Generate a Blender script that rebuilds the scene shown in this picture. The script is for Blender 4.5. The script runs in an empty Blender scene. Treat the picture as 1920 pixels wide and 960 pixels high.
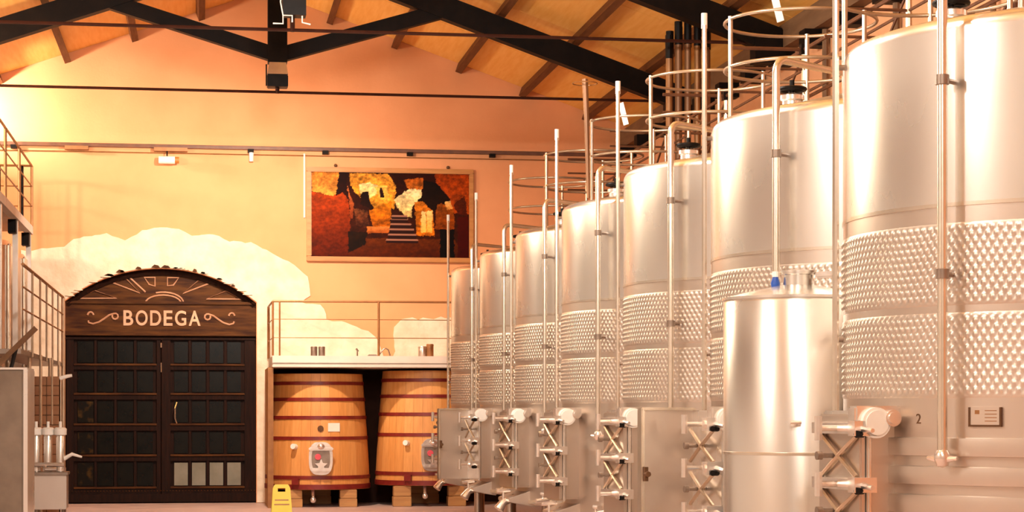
import bpy, bmesh, math, random
from mathutils import Vector, Matrix
from mathutils.geometry import tessellate_polygon
random.seed(7)
PI = math.pi
SC = bpy.context.scene
COL = SC.collection

# ------------------------------------------------------------------ camera
F_PX = 3800.0
YAW = math.atan(584 / F_PX)
cam_d = bpy.data.cameras.new('camera')
cam_d.sensor_width = 36.0
cam_d.lens = F_PX / 1920 * 36.0
cam_d.shift_y = 0.15
cam_d.clip_end = 200
cam = bpy.data.objects.new('camera', cam_d)
COL.objects.link(cam)
cam.location = (0, 0, 1.6)
cam.rotation_euler = (PI / 2, 0, -YAW)
SC.camera = cam

# ------------------------------------------------------------------ world, exposure
world = bpy.data.worlds.new('world'); SC.world = world
world.use_nodes = True
world.node_tree.nodes['Background'].inputs[0].default_value = (1.0, 0.75, 0.55, 1)
world.node_tree.nodes['Background'].inputs[1].default_value = 0.05
SC.view_settings.view_transform = 'Standard'
SC.view_settings.look = 'None'
SC.view_settings.exposure = 0.0
SC.view_settings.gamma = 1.0
SC.view_settings.use_curve_mapping = False

# lamp powers (each lamp is built with its housing further down)
FLOOD_WALL_W = 2050      # flood on the first truss, aimed at the end wall
AISLE_FILL_W = 900            # unseen lamps on the other trusses, added as fill
LEFT_WASH_W = 760        # unseen washer at the far left corner, added for the wall glow
SCONCE_FILL_W = 850           # unseen uplights on the left wall, added for ceiling and tanks

# ------------------------------------------------------------------ dimensions (metres)
XL, XR, YB, YF = -5.23, 7.45, 35.0, -5.0
APEX, SLOPE = 1.11, 0.35
Z_PURLIN = 8.63          # purlin underside at the ridge
Z_DECK = 8.79            # deck underside at the ridge
def deck_z(x): return Z_DECK - SLOPE * abs(x - APEX)

# ------------------------------------------------------------------ materials
MATS = {}
def newmat(name, color=(.5,.5,.5), rough=.5, metal=0.0):
    m = bpy.data.materials.new(name); m.use_nodes = True
    b = m.node_tree.nodes['Principled BSDF']
    b.inputs['Base Color'].default_value = (*color, 1)
    b.inputs['Roughness'].default_value = rough
    b.inputs['Metallic'].default_value = metal
    MATS[name] = m
    return m, m.node_tree, b
def noise_mat(name, c1, c2, scale=4.0, rough=.5, metal=0.0, stretch=(1,1,1), bump=0.0, detail=4, bscale=None, rvar=0.0, ramp=(.35,.65)):
    m, nt, b = newmat(name, c1, rough, metal)
    N, L = nt.nodes, nt.links
    tc = N.new('ShaderNodeTexCoord'); mp = N.new('ShaderNodeMapping')
    mp.inputs['Scale'].default_value = stretch
    L.new(tc.outputs['Object'], mp.inputs['Vector'])
    n = N.new('ShaderNodeTexNoise'); n.inputs['Scale'].default_value = scale; n.inputs['Detail'].default_value = detail
    L.new(mp.outputs[0], n.inputs['Vector'])
    r = N.new('ShaderNodeValToRGB')
    r.color_ramp.elements[0].position = ramp[0]; r.color_ramp.elements[1].position = ramp[1]
    r.color_ramp.elements[0].color = (*c1, 1); r.color_ramp.elements[1].color = (*c2, 1)
    L.new(n.outputs['Fac'], r.inputs[0]); L.new(r.outputs[0], b.inputs['Base Color'])
    if bump:
        n2 = N.new('ShaderNodeTexNoise'); n2.inputs['Scale'].default_value = bscale or scale * 4; n2.inputs['Detail'].default_value = 6
        L.new(mp.outputs[0], n2.inputs['Vector'])
        bp = N.new('ShaderNodeBump'); bp.inputs['Strength'].default_value = bump; bp.inputs['Distance'].default_value = .02
        L.new(n2.outputs['Fac'], bp.inputs['Height']); L.new(bp.outputs[0], b.inputs['Normal'])
    if rvar:
        mr = N.new('ShaderNodeMapRange'); mr.inputs['To Min'].default_value = rough - rvar; mr.inputs['To Max'].default_value = rough + rvar
        L.new(n.outputs['Fac'], mr.inputs[0]); L.new(mr.outputs[0], b.inputs['Roughness'])
    return m

noise_mat('wall_paint', (.74,.33,.145), (.80,.37,.17), 1.2, .75, bump=.08, bscale=25)
noise_mat('wall_paint_side', (.72,.33,.16), (.78,.38,.19), 1.2, .75, bump=.08, bscale=25)
noise_mat('wall_cream', (.58,.54,.48), (.64,.60,.54), 1.2, .75, bump=.08, bscale=25)
noise_mat('bare_plaster', (.72,.60,.44), (.84,.74,.58), 3.5, .85, bump=.8, bscale=9)
noise_mat('floor_concrete', (.50,.36,.32), (.58,.44,.39), 2, .45, bump=.05, rvar=.1)
noise_mat('deck_panel', (.84,.42,.085), (.90,.50,.13), 3.0, .55, stretch=(6,.5,6), bump=.05)
noise_mat('purlin_wood', (.10,.035,.012), (.15,.055,.02), 4, .6, stretch=(6,.5,6))
noise_mat('truss_steel', (.004,.002,.0015), (.008,.004,.0025), 6, .55)
noise_mat('rod_steel', (.035,.010,.006), (.05,.015,.008), 6, .5)
noise_mat('steel_satin', (.62,.54,.47), (.69,.61,.54), 1.5, .34, metal=.95, stretch=(1,1,.6), rvar=.04)
noise_mat('steel_bright', (.80,.77,.72), (.86,.83,.79), 1.2, .27, metal=.95, stretch=(1,1,.5), rvar=.04)
noise_mat('steel_jacket', (.68,.61,.54), (.74,.68,.61), 2.0, .38, metal=.95, rvar=.04)
noise_mat('steel_pipe', (.74,.66,.55), (.82,.74,.64), 8, .25, metal=.9)
noise_mat('steel_hardware', (.80,.72,.66), (.90,.84,.78), 12, .25, metal=.85)
noise_mat('steel_dark', (.25,.19,.15), (.33,.26,.21), 6, .4, metal=.7)
noise_mat('cabinet_steel', (.17,.125,.09), (.22,.165,.12), 5, .45, metal=.3)
noise_mat('white_plastic', (.85,.82,.76), (.90,.87,.82), 10, .4)
noise_mat('black_plastic', (.006,.004,.003), (.010,.007,.006), 10, .45)
noise_mat('rail_brown', (.26,.11,.035), (.33,.15,.05), 8, .45, metal=.3)
noise_mat('rail_steel', (.52,.40,.29), (.60,.48,.36), 8, .3, metal=.8)
noise_mat('rail_dark', (.10,.035,.015), (.15,.055,.022), 8, .5)
noise_mat('beam_tan', (.13,.062,.025), (.18,.09,.038), 3, .7, stretch=(4,.5,4))
noise_mat('oak_stave', (.62,.27,.070), (.70,.32,.09), 5, .5, stretch=(5,5,.5), bump=.08)
noise_mat('oak_stave_b', (.66,.30,.085), (.74,.36,.11), 5, .5, stretch=(5,5,.5), bump=.08)
noise_mat('oak_head', (.50,.26,.08), (.60,.32,.11), 5, .55)
noise_mat('hoop_red', (.16,.012,.010), (.22,.02,.014), 10, .4)
noise_mat('block_wood', (.42,.21,.075), (.52,.28,.10), 4, .6, stretch=(.6,5,5), bump=.15)
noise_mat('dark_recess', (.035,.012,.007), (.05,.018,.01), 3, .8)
noise_mat('door_wood', (.010,.0035,.002), (.019,.006,.003), 4, .6, stretch=(6,6,.6), bump=.15)
noise_mat('lunette_wood', (.035,.011,.004), (.10,.038,.009), 3.5, .55, stretch=(.6,4,4), bump=.15)
noise_mat('carve_paint', (.45,.23,.13), (.55,.30,.18), 9, .5)
noise_mat('letter_paint', (.62,.36,.22), (.70,.42,.27), 9, .5)
noise_mat('door_glass', (.0035,.003,.002), (.006,.005,.003), 5, .25)
noise_mat('door_glass_pale', (.17,.165,.12), (.22,.21,.16), 4, .15)
noise_mat('amber_glass', (.006,.004,.002), (.07,.035,.006), 6, .3, ramp=(.5,.7))
noise_mat('frame_wood', (.42,.17,.035), (.52,.23,.055), 5, .45, stretch=(.6,4,4))
noise_mat('slab_concrete', (.66,.58,.50), (.74,.66,.58), 3, .7, bump=.06)
noise_mat('sign_yellow', (.95,.74,.04), (.97,.80,.06), 6, .45)
noise_mat('blue_plastic', (.01,.06,.35), (.02,.09,.42), 9, .4)
noise_mat('light_blue', (.05,.35,.65), (.07,.40,.72), 9, .4)
noise_mat('pink_badge', (.65,.07,.10), (.72,.10,.14), 9, .4)
noise_mat('label_paper', (.88,.84,.76), (.92,.88,.80), 9, .6)
noise_mat('duct_brown', (.17,.075,.03), (.26,.12,.05), 4, .45, metal=.35, stretch=(4,4,.4))
noise_mat('hose_cream', (.80,.62,.40), (.86,.68,.46), 9, .5)
noise_mat('brick_brown', (.30,.13,.06), (.38,.18,.08), 5, .7)
noise_mat('engrave', (.10,.05,.025), (.14,.07,.035), 9, .5)
def emit_mat(name, col, s):
    m = bpy.data.materials.new(name); m.use_nodes = True; nt = m.node_tree
    nt.nodes.remove(nt.nodes['Principled BSDF'])
    e = nt.nodes.new('ShaderNodeEmission'); e.inputs[0].default_value = (*col,1); e.inputs[1].default_value = s
    nt.links.new(e.outputs[0], nt.nodes['Material Output'].inputs[0]); MATS[name] = m
for n_ in ('truss_steel','rod_steel','door_wood','dark_recess','purlin_wood','black_plastic','engrave','lunette_wood','door_glass','amber_glass'):
    MATS[n_].node_tree.nodes['Principled BSDF'].inputs['Specular IOR Level'].default_value = .12
emit_mat('lamp_glow', (1,.82,.6), 2.0)
def print_mat():
    m, nt, b = newmat('cave_print', (1,1,1), .6); b.inputs['Specular IOR Level'].default_value = .08
    a = nt.nodes.new('ShaderNodeAttribute'); a.attribute_name = 'print'
    nt.links.new(a.outputs['Color'], b.inputs['Base Color'])
print_mat()

# ------------------------------------------------------------------ mesh builders
class MB:
    def __init__(s): s.bm = bmesh.new()
    def _quadbox(s, corners):
        v = [s.bm.verts.new(c) for c in corners]
        for f in ((0,3,2,1),(4,5,6,7),(0,1,5,4),(1,2,6,5),(2,3,7,6),(3,0,4,7)):
            s.bm.faces.new([v[i] for i in f])
    def box(s, x0, x1, y0, y1, z0, z1):
        s._quadbox([(x0,y0,z0),(x1,y0,z0),(x1,y1,z0),(x0,y1,z0),(x0,y0,z1),(x1,y0,z1),(x1,y1,z1),(x0,y1,z1)]); return s
    def obox(s, o, ax, ay, az, a, b, c):
        """oriented box: origin o, unit axes, ranges a,b,c"""
        o, ax, ay, az = map(Vector, (o, ax, ay, az))
        P = lambda i,j,k: o + ax*a[i] + ay*b[j] + az*c[k]
        s._quadbox([P(0,0,0),P(1,0,0),P(1,1,0),P(0,1,0),P(0,0,1),P(1,0,1),P(1,1,1),P(0,1,1)]); return s
    def beam(s, p, q, w, h, up=(0,0,1)):
        p, q = Vector(p), Vector(q); d = (q-p); l = d.length; d.normalize()
        u = Vector(up); side = d.cross(u).normalized(); u = side.cross(d).normalized()
        return s.obox(p, d, side, u, (0,l), (-w/2,w/2), (-h/2,h/2))
    def tube(s, pts, r, n=8, closed=False, cap=True):
        pts = [Vector(p) for p in pts]; m = len(pts); rings = []
        prev = None
        for i, p in enumerate(pts):
            if closed: d = pts[(i+1)%m] - pts[i-1]
            elif i == 0: d = pts[1]-pts[0]
            elif i == m-1: d = pts[-1]-pts[-2]
            else: d = (pts[i+1]-p).normalized() + (p-pts[i-1]).normalized()
            d.normalize()
            if prev is None:
                ref = Vector((0,0,1)) if abs(d.z) < .9 else Vector((1,0,0))
                a = d.cross(ref).normalized()
            else:
                a = (prev - d*prev.dot(d)).normalized()
            prev = a; b = d.cross(a)
            rr = r[i] if isinstance(r, (list,tuple)) else r
            rings.append([s.bm.verts.new(p + a*rr*math.cos(2*PI*k/n) + b*rr*math.sin(2*PI*k/n)) for k in range(n)])
        for i in range(m if closed else m-1):
            A, B = rings[i], rings[(i+1)%m]
            for k in range(n): s.bm.faces.new((A[k],A[(k+1)%n],B[(k+1)%n],B[k]))
        if cap and not closed:
            s.bm.faces.new(rings[0][::-1]); s.bm.faces.new(rings[-1])
        return s
    def lathe(s, prof, n=32, o=(0,0,0), axis='z', a0=0, a1=2*PI):
        o = Vector(o); full = abs(a1-a0-2*PI) < 1e-6; rings = []
        for (r,z) in prof:
            row = []
            for k in range(n if full else n+1):
                t = a0 + (a1-a0)*k/n; c, sn = r*math.cos(t), r*math.sin(t)
                v = {'z':(c,sn,z),'y':(c,z,sn),'x':(z,c,sn)}[axis]
                row.append(s.bm.verts.new(o+Vector(v)))
            rings.append(row)
        for A,B in zip(rings, rings[1:]):
            m = len(A)
            for k in range(m if full else m-1):
                s.bm.faces.new((A[k],A[(k+1)%m],B[(k+1)%m],B[k]))
        if full:
            for row,rev in ((rings[0],True),(rings[-1],False)):
                try: s.bm.faces.new(row[::-1] if rev else row)
                except ValueError: pass
        return s
    def cyl(s, p, q, r, n=16): return s.tube([p,q], r, n)
    def prism(s, outline, y0, y1):
        """outline in (x,z), extruded along y (may be concave)"""
        n = len(outline)
        A = [s.bm.verts.new((x,y0,z)) for x,z in outline]; B = [s.bm.verts.new((x,y1,z)) for x,z in outline]
        for t in tessellate_polygon([[Vector((x,z,0)) for x,z in outline]]):
            try: s.bm.faces.new([A[i] for i in t])
            except ValueError: pass
            try: s.bm.faces.new([B[i] for i in t][::-1])
            except ValueError: pass
        for i in range(n): s.bm.faces.new((A[i],A[(i+1)%n],B[(i+1)%n],B[i]))
        return s
    def sphere(s, c, r, sz=(1,1,1)):
        M = Matrix.Translation(c) @ Matrix.Diagonal((r*sz[0], r*sz[1], r*sz[2], 1))
        bmesh.ops.create_uvsphere(s.bm, u_segments=12, v_segments=8, radius=1, matrix=M); return s
    def mesh(s, name, smooth=None, bevel=0):
        bm = s.bm
        bmesh.ops.recalc_face_normals(bm, faces=bm.faces)
        if bevel:
            bmesh.ops.bevel(bm, geom=[e for e in bm.edges if len(e.link_faces)==2 and e.calc_face_angle(0)>.6], offset=bevel, segments=2, affect='EDGES', clamp_overlap=True)
        me = bpy.data.meshes.new(name); bm.to_mesh(me); bm.free()
        if smooth is not None:
            for p in me.polygons: p.use_smooth = True
            try: me.set_sharp_from_angle(angle=math.radians(smooth))
            except Exception: pass
        return me
CACHE = {}
def shared(key, fn):
    if key not in CACHE: CACHE[key] = fn()
    return CACHE[key]
def put(name, me, mat, parent=None, loc=(0,0,0), rz=0.0):
    o = bpy.data.objects.new(name, me); COL.objects.link(o)
    if mat and not me.materials: me.materials.append(MATS[mat])
    if parent is not None: o.parent = parent
    o.location = loc; o.rotation_euler = (0,0,rz)
    return o
def build(name, mb, mat, parent=None, smooth=30, bevel=0, loc=(0,0,0), rz=0.0):
    return put(name, mb.mesh(name, smooth, bevel), mat, parent, loc, rz)
def tag(o, label, cat, group=None):
    o['label'] = label; o['category'] = cat
    if group: o['group'] = group
    return o
def thing(name, label, cat, loc=(0,0,0), rz=0.0, group=None):
    o = bpy.data.objects.new(name, None); COL.objects.link(o)
    o.empty_display_size = .1; o.location = loc; o.rotation_euler = (0,0,rz)
    return tag(o, label, cat, group)
def struct(o): o['kind'] = 'structure'; return o
def bend(p, c, q, r, n=6):
    """points rounding the corner c between p and q"""
    p, c, q = Vector(p), Vector(c), Vector(q)
    a = (p-c).normalized(); b = (q-c).normalized()
    s_, e_ = c+a*r, c+b*r
    return [(s_*(1-t)**2 + c*2*t*(1-t) + e_*t*t) for t in [i/n for i in range(n+1)]]

# ================================================================== THE SETTING
fl = struct(build('floor', MB().box(XL-.3, XR+.3, YF-.3, YB+.6, -.2, 0), 'floor_concrete'))
# --- end wall with the arched door opening
DX0, DX1, DSPR, DTOP = -2.27, .945, 3.43, 4.0
DCX = (DX0+DX1)/2; half = (DX1-DX0)/2; rise = DTOP-DSPR
AR = (half*half + rise*rise)/(2*rise); ACZ = DTOP-AR
def arch_pts(n, off=0.0):
    t = math.asin(half/AR)
    return [(DCX+(AR+off)*math.sin(-t+2*t*i/n), ACZ+(AR+off)*math.cos(-t+2*t*i/n)) for i in range(n+1)]
arch = arch_pts(28)
gable = [(XL,-.02),(DX0,-.02),(DX0,DSPR)] + arch[1:-1] + [(DX1,DSPR),(DX1,-.02),(XR,-.02),(XR,deck_z(XR)+.1),(APEX,Z_DECK+.1),(XL,deck_z(XL)+.1)]
wall_back = struct(build('wall_back', MB().prism(gable, YB, YB+.4), 'wall_paint', smooth=20))
struct(build('wall_right', MB().box(XR, XR+.3, YF-.3, YB+.4, -.02, deck_z(XR)+.05), 'wall_paint_side'))
struct(build('wall_left', MB().box(XL-.3, XL, YF-.3, YB+.4, -.02, deck_z(XL)+.05), 'wall_cream'))
gf = [(XL,-.02),(XR,-.02),(XR,deck_z(XR)+.1),(APEX,Z_DECK+.1),(XL,deck_z(XL)+.1)]
struct(build('wall_front', MB().prism(gf, YF-.3, YF), 'wall_cream'))

# bare plaster where the paint has come away, a child of the wall
def ragged(pts, amp=.035, step=.09, seed=1, closed=True):
    rnd = random.Random(seed); out = []
    for i,(x,z) in enumerate(pts if closed else pts[:-1]):
        x1,z1 = pts[(i+1)%len(pts)]; l = math.hypot(x1-x, z1-z); n = max(1,int(l/step))
        for k in range(n):
            t = k/n; j = amp if 0<k else amp*.4
            out.append((x+(x1-x)*t+rnd.uniform(-j,j), z+(z1-z)*t+rnd.uniform(-j,j)))
    return out
top_edge = ragged([(-2.98,4.28),(-2.79,4.28),(-2.54,4.33),(-2.28,4.36),(-2.02,4.51),(-1.57,4.59),(-1.26,4.48),(-.99,4.64),(-.68,4.70),(-.37,4.67),(-.14,4.57),(.22,4.59),(.49,4.48),(.85,4.46),(1.12,4.33),(1.39,4.19),(1.67,4.01),(1.83,3.88),(1.87,3.56),(1.71,3.45),(2.03,3.40),(2.14,3.24),(2.14,3.16),(2.40,3.13),(2.58,3.07),(2.86,2.96),(3.0,2.85),(3.14,2.70)], .025, closed=False)
patch = top_edge + [(3.2,2.3),(1.12,2.3),(1.10,.01),(DX1+.01,.01),(DX1+.01,DSPR+.01)] + arch_pts(28,.012)[1:-1][::-1] + [(DX0-.01,DSPR+.01),(DX0-.01,.6),(-2.98,.6)]
build('plaster_patch', MB().prism(patch, YB-.022, YB+.05), 'bare_plaster', wall_back, smooth=20)
patch2 = ragged([(3.30,2.3),(3.31,2.69),(3.32,3.02),(3.43,3.17),(3.9,3.19),(4.6,3.21),(4.7,2.3)], .03, seed=4)
build('plaster_patch', MB().prism(patch2, YB-.022, YB+.05), 'bare_plaster', wall_back, smooth=20)
# cracks running out of the arch crown and rough broken edge pieces
rnd = random.Random(3)
for i in range(26):
    t = rnd.uniform(-.95,.95); a = math.asin(half/AR)*t
    x, z = DCX+(AR+.02)*math.sin(a), ACZ+(AR+.02)*math.cos(a)
    w = rnd.uniform(.03,.09); h = rnd.uniform(.015,.05)
    build('stone_chip', MB().prism([(x-w,z),(x-w*.3,z+h),(x+w*.6,z+h*.7),(x+w,z-.005),(x,z-.01)], YB-.05, YB+.01), 'lunette_wood' if i%3==0 else 'bare_plaster', wall_back, smooth=20)

# --- roof: purlins, deck panels, ridge
ceil_m = MB()
for sg in (-1,1):
    xe = XR+.3 if sg>0 else XL-.3
    ceil_m.prism([(APEX,Z_DECK+.06),(xe,deck_z(xe)+.06),(xe,deck_z(xe)+.16),(APEX,Z_DECK+.16)][::sg], YF-.3, YB+.4)
ceiling = struct(build('ceiling', ceil_m, 'purlin_wood'))
PS = 1.118
TRUSS_Y = [29.8, 24.9, 20.0, 15.1, 10.2, 5.3, .4]
bays_y = [YF, .4, 5.3, 10.2, 15.1, 20.0, 24.9, 29.8, YB]
for sg in (-1,1):
    for k in range(0,6):
        if k == 0 and sg < 0: continue
        x = APEX+sg*PS*k; zb = Z_PURLIN-SLOPE*PS*k
        build('purlin', MB().obox((x,YF,zb+.10),(0,1,0),Vector((1,0,-sg*SLOPE if k else 0)).normalized(),Vector((sg*SLOPE if k else 0,0,1)).normalized(),(0,YB-YF),(-.055,.055),(-.10,.08)), 'purlin_wood', ceiling, smooth=None)
    for k in range(6):
        x0 = APEX+sg*(PS*k+.03); x1 = APEX+sg*min(PS*(k+1)-.03, 6.32)
        for j in range(len(bays_y)-1):
            ya, yb = bays_y[j], bays_y[j+1]
            n = 2 if j >= 4 else 1
            for q in range(n):
                y0 = ya+(yb-ya)*q/n+.008; y1 = ya+(yb-ya)*(q+1)/n-.008
                z0, z1 = deck_z(x0), deck_z(x1)
                m = MB(); m._quadbox([(x0,y0,z0),(x1,y0,z1),(x1,y1,z1),(x0,y1,z0),(x0,y0,z0+.05),(x1,y0,z1+.05),(x1,y1,z1+.05),(x0,y1,z0+.05)])
                build('deck_panel', m, 'deck_panel', ceiling, smooth=None)
# wall plate along the right and left wall tops
for x in (XR-.09, XL+.09):
    o = struct(build('trim_1' if x>0 else 'trim_2', MB().box(x-.09,x+.09,YF,YB,deck_z(XR)-.40,deck_z(XR)-.10), 'beam_tan', smooth=None))
    for k in range(13):
        y = YB-.6-k*1.35
        build('rafter_block', MB().box(x-.2,x+.08,y-.12,y+.12,deck_z(XR)-.60,deck_z(XR)-.40), 'truss_steel', o, smooth=None)

# --- trusses
def make_truss(y, label):
    t = thing('roof_truss', label, 'truss', (APEX,y,0), 0, 'dark roof trusses')
    for sg in (-1,1):
        xe = 6.2
        build('rafter', MB().beam((0,0,8.40),(sg*xe,0,8.40-SLOPE*xe),.20,.33), 'truss_steel', t, smooth=None)
        build('strut', MB().beam((sg*.1,0,6.80),(sg*2.62,0,7.55),.16,.21), 'truss_steel', t, smooth=None)
        build('tie_rod', MB().tube([(0,0,6.24),(sg*6.25,0,6.24)],.022,6), 'rod_steel', t)
        build('end_shoe', MB().box(sg*6.0-.2,sg*6.0+.2,-.13,.13,5.98,6.4), 'truss_steel', t, smooth=None)
    build('king_post', MB().box(-.14,.14,-.12,.12,6.66,8.4), 'truss_steel', t, smooth=None)
    build('rod_hanger', MB().tube([(0,0,6.66),(0,0,6.22)],.03,8), 'rod_steel', t)
    return t
names = ['dark roof truss nearest the gable end wall, floodlight under its post','dark roof truss second from the gable wall, white conduit at its post','dark roof truss third from the gable wall, overhead','dark roof truss fourth from the gable wall, overhead','dark roof truss fifth from the gable wall, overhead','dark roof truss above the camera','dark roof truss behind the camera']
for y,n in zip(TRUSS_Y, names): make_truss(y, n)

# --- lamps on the king posts: the first is real, the rest added
def spot(name, loc, target, watts, angle, blend, col, size, parent=None):
    d = bpy.data.lights.new(name,'SPOT'); d.energy = watts; d.spot_size = math.radians(angle); d.spot_blend = blend
    d.color = col; d.shadow_soft_size = size
    o = bpy.data.objects.new(name, d); COL.objects.link(o); o.location = loc
    o.rotation_euler = (Vector(target)-Vector(loc)).to_track_quat('-Z','Y').to_euler()
    return o
def point(name, loc, watts, col, size):
    d = bpy.data.lights.new(name,'POINT'); d.energy = watts; d.color = col; d.shadow_soft_size = size
    o = bpy.data.objects.new(name, d); COL.objects.link(o); o.location = loc; return o
def flood(y, label, back=True):
    t = thing('floodlight', label, 'lamp', (APEX,y,0), 0, 'floodlights under the king posts')
    build('housing', MB().box(-.15,.15,-.18,.10,6.30,6.47), 'black_plastic', t, smooth=None, bevel=.01)
    m = MB(); m._quadbox([(-.15,-.20,6.475),(.15,-.20,6.475),(.15,.12,6.475),(-.15,.12,6.475),(-.12,-.14,6.655),(.12,-.14,6.655),(.12,.10,6.655),(-.12,.10,6.655)])
    build('gear_box', m, 'steel_hardware', t, smooth=None)
    build('lens', MB().box(-.12,.12,.10,.115,6.32,6.45), 'lamp_glow', t, smooth=None)
    build('bracket', MB().box(-.17,-.15,-.03,.03,6.33,6.64), 'black_plastic', t, smooth=None)
    return t
flood(29.8, 'black floodlight with grey gear box hanging under the king post nearest the gable')
spot('flood_and_fill_beam', (APEX,30.0,6.25), (.2,35.0,2.0), FLOOD_WALL_W, 130, 1.0, (1,.74,.57), .12)
for y, nm, wf in ((20.0,'third',1.0),(15.1,'fourth',.75),(10.2,'fifth',.5),(5.3,'sixth',.55),(.4,'seventh',.65)):  # unseen truss lamps, added to light the tanks along the aisle
    flood(y, 'added fill floodlight under the %s king post from the gable' % nm)
    point('flood_and_fill_beam', (APEX,y-.1,6.0), AISLE_FILL_W*wf, (1,.93,.84), .25)
for y, nm, pw, cl in ((28.5,'rear',1.0,(1,.82,.60)),(23.0,'middle',.45,(1,.82,.60)),(8.0,'front',.55,(1,.97,.92))):  # unseen sconces, added to brighten the ceiling and the tank shells
    t = thing('added_sconce', '%s added unseen uplight on the left wall under the roof' % nm, 'lamp', (XL,y,5.55), 0, 'added fill sconces on the left wall')
    build('bowl', MB().lathe([(0,-.16),(.08,-.14),(.16,-.02),(.17,.02),(.15,.02),(.07,-.10),(0,-.12)],20,o=(.22,0,0)), 'steel_hardware', t)
    build('arm', MB().tube([(.0,0,-.2),(.22,0,-.15)],.02,8), 'black_plastic', t)
    point('added_sconce_fill', (XL+.35,y,5.85), SCONCE_FILL_W*pw, cl, .15)
# white conduit and black box at the second truss
t = thing('junction_box', 'black box with white conduit clips on the second truss post', 'electrical box', (APEX,24.9,0))
build('box', MB().box(-.13,.15,-.36,-.13,6.36,7.6), 'black_plastic', t, smooth=None)
build('conduit', MB().tube([(-.25,-.4,6.24),(-.13,-.4,6.24),(-.13,-.4,6.34),(-.02,-.4,6.34),(-.02,-.4,6.26)],.010,6), 'white_plastic', t)
build('conduit', MB().tube([(.10,-.4,6.34),(.10,-.4,6.26),(.2,-.4,6.24)],.010,6), 'white_plastic', t)
build('cable', MB().tube([(-.36,-.4,6.98),(-.15,-.4,6.93),(-.14,-.4,6.7),(-.16,-.4,6.5),(-.13,-.4,6.34)],.008,5), 'white_plastic', t)

# ================================================================== THE DOOR
dy = YB+.20
door = thing('door_1', 'dark wooden double door under an arched lunette lettered BODEGA', 'door', (0,0,0))
del door['category']; del door['label']; door['kind'] = 'structure'
lun = [(DX0,DSPR)] + arch[1:-1] + [(DX1,DSPR)]
lunette = build('lunette', MB().prism(lun, dy, dy+.06), 'lunette_wood', door, smooth=20)
ribm = MB()
ap = arch_pts(28,-.05)
ribm.tube([(x,dy-.02,z) for x,z in ap], .055, 6)
build('arch_rib', ribm, 'door_wood', door)
lint = build('lintel', MB().box(DX0,DX1,dy-.03,dy+.06,2.93,3.41), 'lunette_wood', door, smooth=None)
for z0,z1,d in ((3.40,3.45,.07),(2.86,2.94,.08),(2.79,2.83,.05)):
    build('moulding', MB().box(DX0,DX1,dy-d,dy+.05,z0,z1), 'door_wood' if z0<2.85 else 'lunette_wood', door, smooth=None, bevel=.008)
# carved outlines of the sunburst
def outline(pts, parent, mat='carve_paint', r=.015, closed=True, y=None):
    y = dy-.01 if y is None else y
    build('carved_line', MB().tube([(x,y,z) for x,z in pts], r, 6, closed=closed), mat, parent)
for pts in ([(-2.02,3.49),(-1.79,3.63),(-1.41,3.50)], [(-1.47,3.76),(-1.26,3.84),(-1.02,3.59)], [(-.95,3.86),(-.77,3.86),(-.77,3.71),(-.87,3.74)],
            [(-.56,3.86),(-.37,3.86),(-.46,3.73),(-.56,3.72)], [(-.30,3.59),(-.04,3.81),(.13,3.76)], [(.10,3.50),(.44,3.64),(.69,3.50)]):
    outline(pts, lunette)
outline([(-1.21,3.87),(-.93,3.61)], lunette, closed=False)
outline([(-.63+.30*math.cos(a),3.42+.14*math.sin(a)) for a in [PI*i/12 for i in range(13)]], lunette, closed=False)
outline([(-.63+.34*math.cos(a),3.43+.18*math.sin(a)) for a in [PI*.62*i/8 for i in range(9)]], lunette, closed=False)
# lettering
def letter(ch, x, z, h, w):
    cu = bpy.data.curves.new('letter','FONT'); cu.body = ch; cu.size = 1.0; cu.extrude = .02; cu.offset = .018
    tmp = bpy.data.objects.new('letter_tmp', cu); COL.objects.link(tmp)
    bpy.context.view_layer.update()
    me = bpy.data.meshes.new_from_object(tmp.evaluated_get(bpy.context.evaluated_depsgraph_get()))
    bpy.data.objects.remove(tmp)
    xs = [v.co.x for v in me.vertices]; ys = [v.co.y for v in me.vertices]
    for v in me.vertices:
        lx = (v.co.x-min(xs))/(max(xs)-min(xs)); ly = (v.co.y-min(ys))/(max(ys)-min(ys))
        v.co = Vector((x+lx*w, dy-.035-v.co.z*.5, z+ly*h))
    me.materials.clear()
    return put('letter', me, 'letter_paint', lint)
lx = -1.30
for ch, w in zip('BODEGA', (.165,.20,.185,.15,.19,.20)):
    letter(ch, lx, 3.035, .26, w); lx += w+.042
def scroll(sgn, x0):
    pts = []
    for i in range(20):                      # curl at the lettering end
        a = PI*.2+i*.32; r = .02+.0030*i
        pts.append((x0+sgn*(-.02+r*math.cos(a)), 3.20+r*math.sin(a)))
    ex, ez = pts[-1]
    pts = [(x0-sgn*.06+sgn*.05*math.cos(a), 3.19+.05*math.sin(a)) for a in [PI*(-1.15+.22*i) for i in range(9)]]
    tail = [(x0-sgn*.16,3.21),(x0-sgn*.24,3.15),(x0-sgn*.33,3.09),(x0-sgn*.43,3.06),(x0-sgn*.50,3.08),(x0-sgn*.51,3.115)]
    outline(pts+tail, lint, 'carve_paint', .017, False, dy-.04)
    outline([(x0-sgn*.47+.05*math.cos(a), 3.20+.06*math.sin(a)) for a in [PI*.05+PI*.9*i/6 for i in range(7)]], lint, 'carve_paint', .017, False, dy-.04)
scroll(1, -1.38); scroll(-1, .06)
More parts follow.
